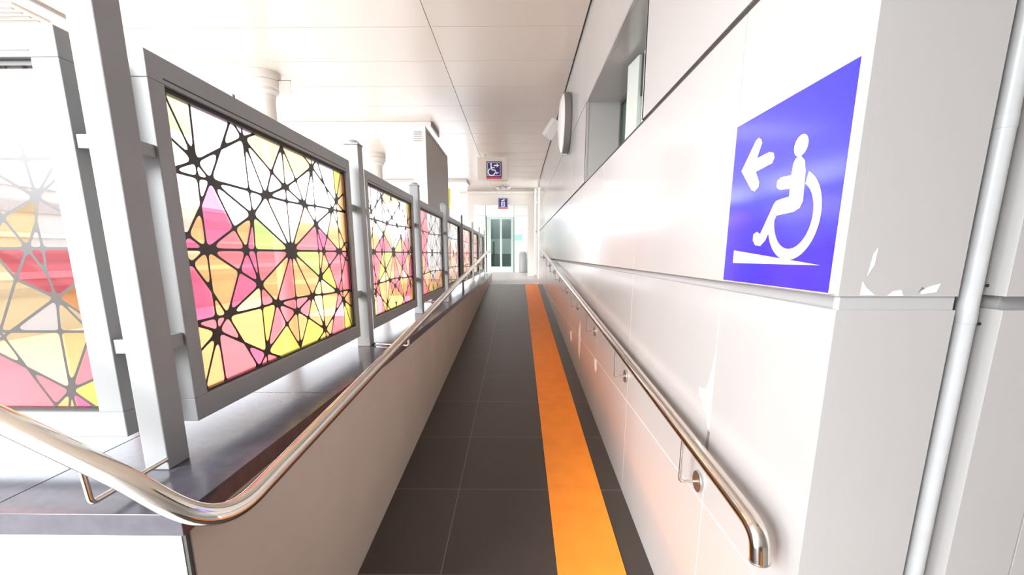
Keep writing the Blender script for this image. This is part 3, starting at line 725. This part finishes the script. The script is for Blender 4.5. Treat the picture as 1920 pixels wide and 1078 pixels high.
t = tag(b.build('mesh_screen'), 'red-brown perforated metal screen glimpsed between the corner post and left screen', 'mesh screen')

# far background across the open station
b = MB(); b.box(-9.4, -9.0, 2, 60, -1.5, 1.26, 'farwall')
for z0_, z1_, k in ((-.75, -.62, 'farband'), (-.45, -.32, 'farpale'), (-.12, 0.0, 'farband'), (.3, .38, 'farpale'), (.75, .95, 'farband'), (1.2, 1.3, 'farpale')):
    b.box(-8.99, -8.95, 2, 60, z0_, z1_, k)
struct(b.build('wall_far'), 'long low banded wall across the open station')

t = thing('ceiling_light', 'glowing ceiling panel added to brighten the lift lobby', 'ceiling light', (-.6, 16.6, CZ))  # added fill panel, brightens the far end around the lift
b = MB(); b.box(-1.3, .1, 16.0, 17.2, CZ - .03, CZ + .03, 'white_paint'); b.build('housing', t)
b = MB(); b.box(-1.25, .05, 16.05, 17.15, CZ - .036, CZ - .0302, 'lobby_fill'); b.build('diffuser', t)
# ------------------------------------------------------------------ lift wall, portal and door
YB = 18.4
b = MB()
jx = [-1.66, -1.28, -.155, .40, .68]
for zz0, zz1 in ((-.72, .06), (.07, .76), (.77, 1.47), (1.48, 1.96)):
    for a, c in zip(jx, jx[1:]):
        if a == -1.28 and zz0 < 1.4: continue
        b.box(a + .008, c - .008, YB, YB + .03, zz0, zz1, 'backwall')
b.box(-1.66, -1.28, YB + .03, YB + .06, -.72, 1.96, 'darkgap'); b.box(-.155, 3.0, YB + .03, YB + .06, -.72, 1.96, 'panelback'); b.box(-1.28, -.155, YB + .03, YB + .06, 1.47, 1.96, 'panelback')
struct(b.build('wall_back'), 'pale panelled wall around the lift door')
b = MB()
b.box(-1.62, -1.42, 14.98, 15.2, -.72, CZ, 'portal'); b.box(.33, .53, 14.98, 15.2, -.72, CZ, 'portal'); b.box(-1.42, .33, 14.98, 15.2, 1.55, CZ, 'portal')
b.box(-6, .6, 14.6, 19, CZ + .03, CZ + .1, 'portal')
struct(b.build('trim_3', bevel=.004), 'cream portal around the lift lobby')
b = MB(); b.box(-1.85, .52, 14.85, 14.975, 1.86, 1.94, 'portal'); struct(b.build('trim_4', bevel=.004), 'slim beige beam over the lobby')
dr = MB()
for q in ((-1.24, -1.16, -.72, 1.44), (-.24, -.17, -.72, 1.44), (-1.16, -.24, 1.34, 1.44), (-.715, -.635, -.50, 1.34), (-1.16, -1.075, -.50, 1.34), (-.275, -.24, -.50, 1.34), (-1.16, -.24, -.72, -.50)):
    dr.box(q[0], q[1], YB - .05, YB, q[2], q[3], 'door')
d = struct(dr.build('door_1', bevel=.004), 'pale green framed glass lift door')
for x0, x1 in ((-1.075, -.715), (-.635, -.275)):
    b = MB(); b.box(x0, x1, YB - .02, YB - .012, -.50, 1.34, 'clear'); b.build('pane', d)
b = MB(); b.box(-1.24, -.17, YB + .9, YB + .95, -.72, .0, 'liftglass'); b.box(-1.24, -.17, YB + .9, YB + .95, .0, .62, 'liftlight'); b.box(-1.24, -.17, YB + .9, YB + .95, .62, 1.5, 'liftglass')
b.box(-1.29, -1.24, YB + .06, YB + .95, -.72, 1.5, 'liftglass'); b.box(-.17, -.12, YB + .06, YB + .95, -.72, 1.5, 'liftglass'); b.box(-1.24, -.17, YB + .06, YB + .95, -.74, -.72, 'liftglass')
b.box(-1.02, -.95, YB + .3, YB + .33, -.1, .5, 'darkgap')
struct(b.build('door_1_shaft'), 'dark green lift car behind the glass door')
b = MB(); b.box(-.13, .17, YB - .012, YB - .001, .52, .74, 'teal'); tag(b.build('wall_notice'), 'small teal notice on the pale wall right of the lift door', 'notice')
t = thing('waste_bin', 'grey upright bin beside the lift door', 'bin', (.20, 18.1, -.72))
b = MB(); b.lathe([(.13, 0), (.15, .02), (.15, .66), (.14, .68)], (.20, 18.1, -.72), 2, 'bin', 32); b.build('body', t)
b = MB(); b.lathe([(.155, .68), (.155, .71), (.12, .78), (.05, .81), (.003, .815)], (.20, 18.1, -.72), 2, 'bin', 32); b.build('lid', t)
# glazed side beyond the end of the right wall
b = MB(); b.box(.545, .585, WE + .06, WE + .12, -.72, CZ, 'portal'); b.box(.56, .58, 14.6, 14.66, -.72, CZ, 'portal'); b.box(.555, .575, WE + .12, 14.6, .66, .70, 'winframe'); b.box(.555, .575, WE + .12, 14.6, -.70, -.66, 'winframe'); b.box(.548, .575, WE + .12, WE + .19, -.66, .66, 'winframe')
d = struct(b.build('window_2'), 'narrow glazed opening at the end of the right wall')
b = MB(); b.box(.562, .568, WE + .19, 14.6, -.66, CZ, 'clear'); b.build('pane', d)
b = MB(); b.box(.60, .62, 14.66, 19, -.72, CZ, 'backwall'); struct(b.build('wall_lobby'), 'pale side wall of the lift lobby')
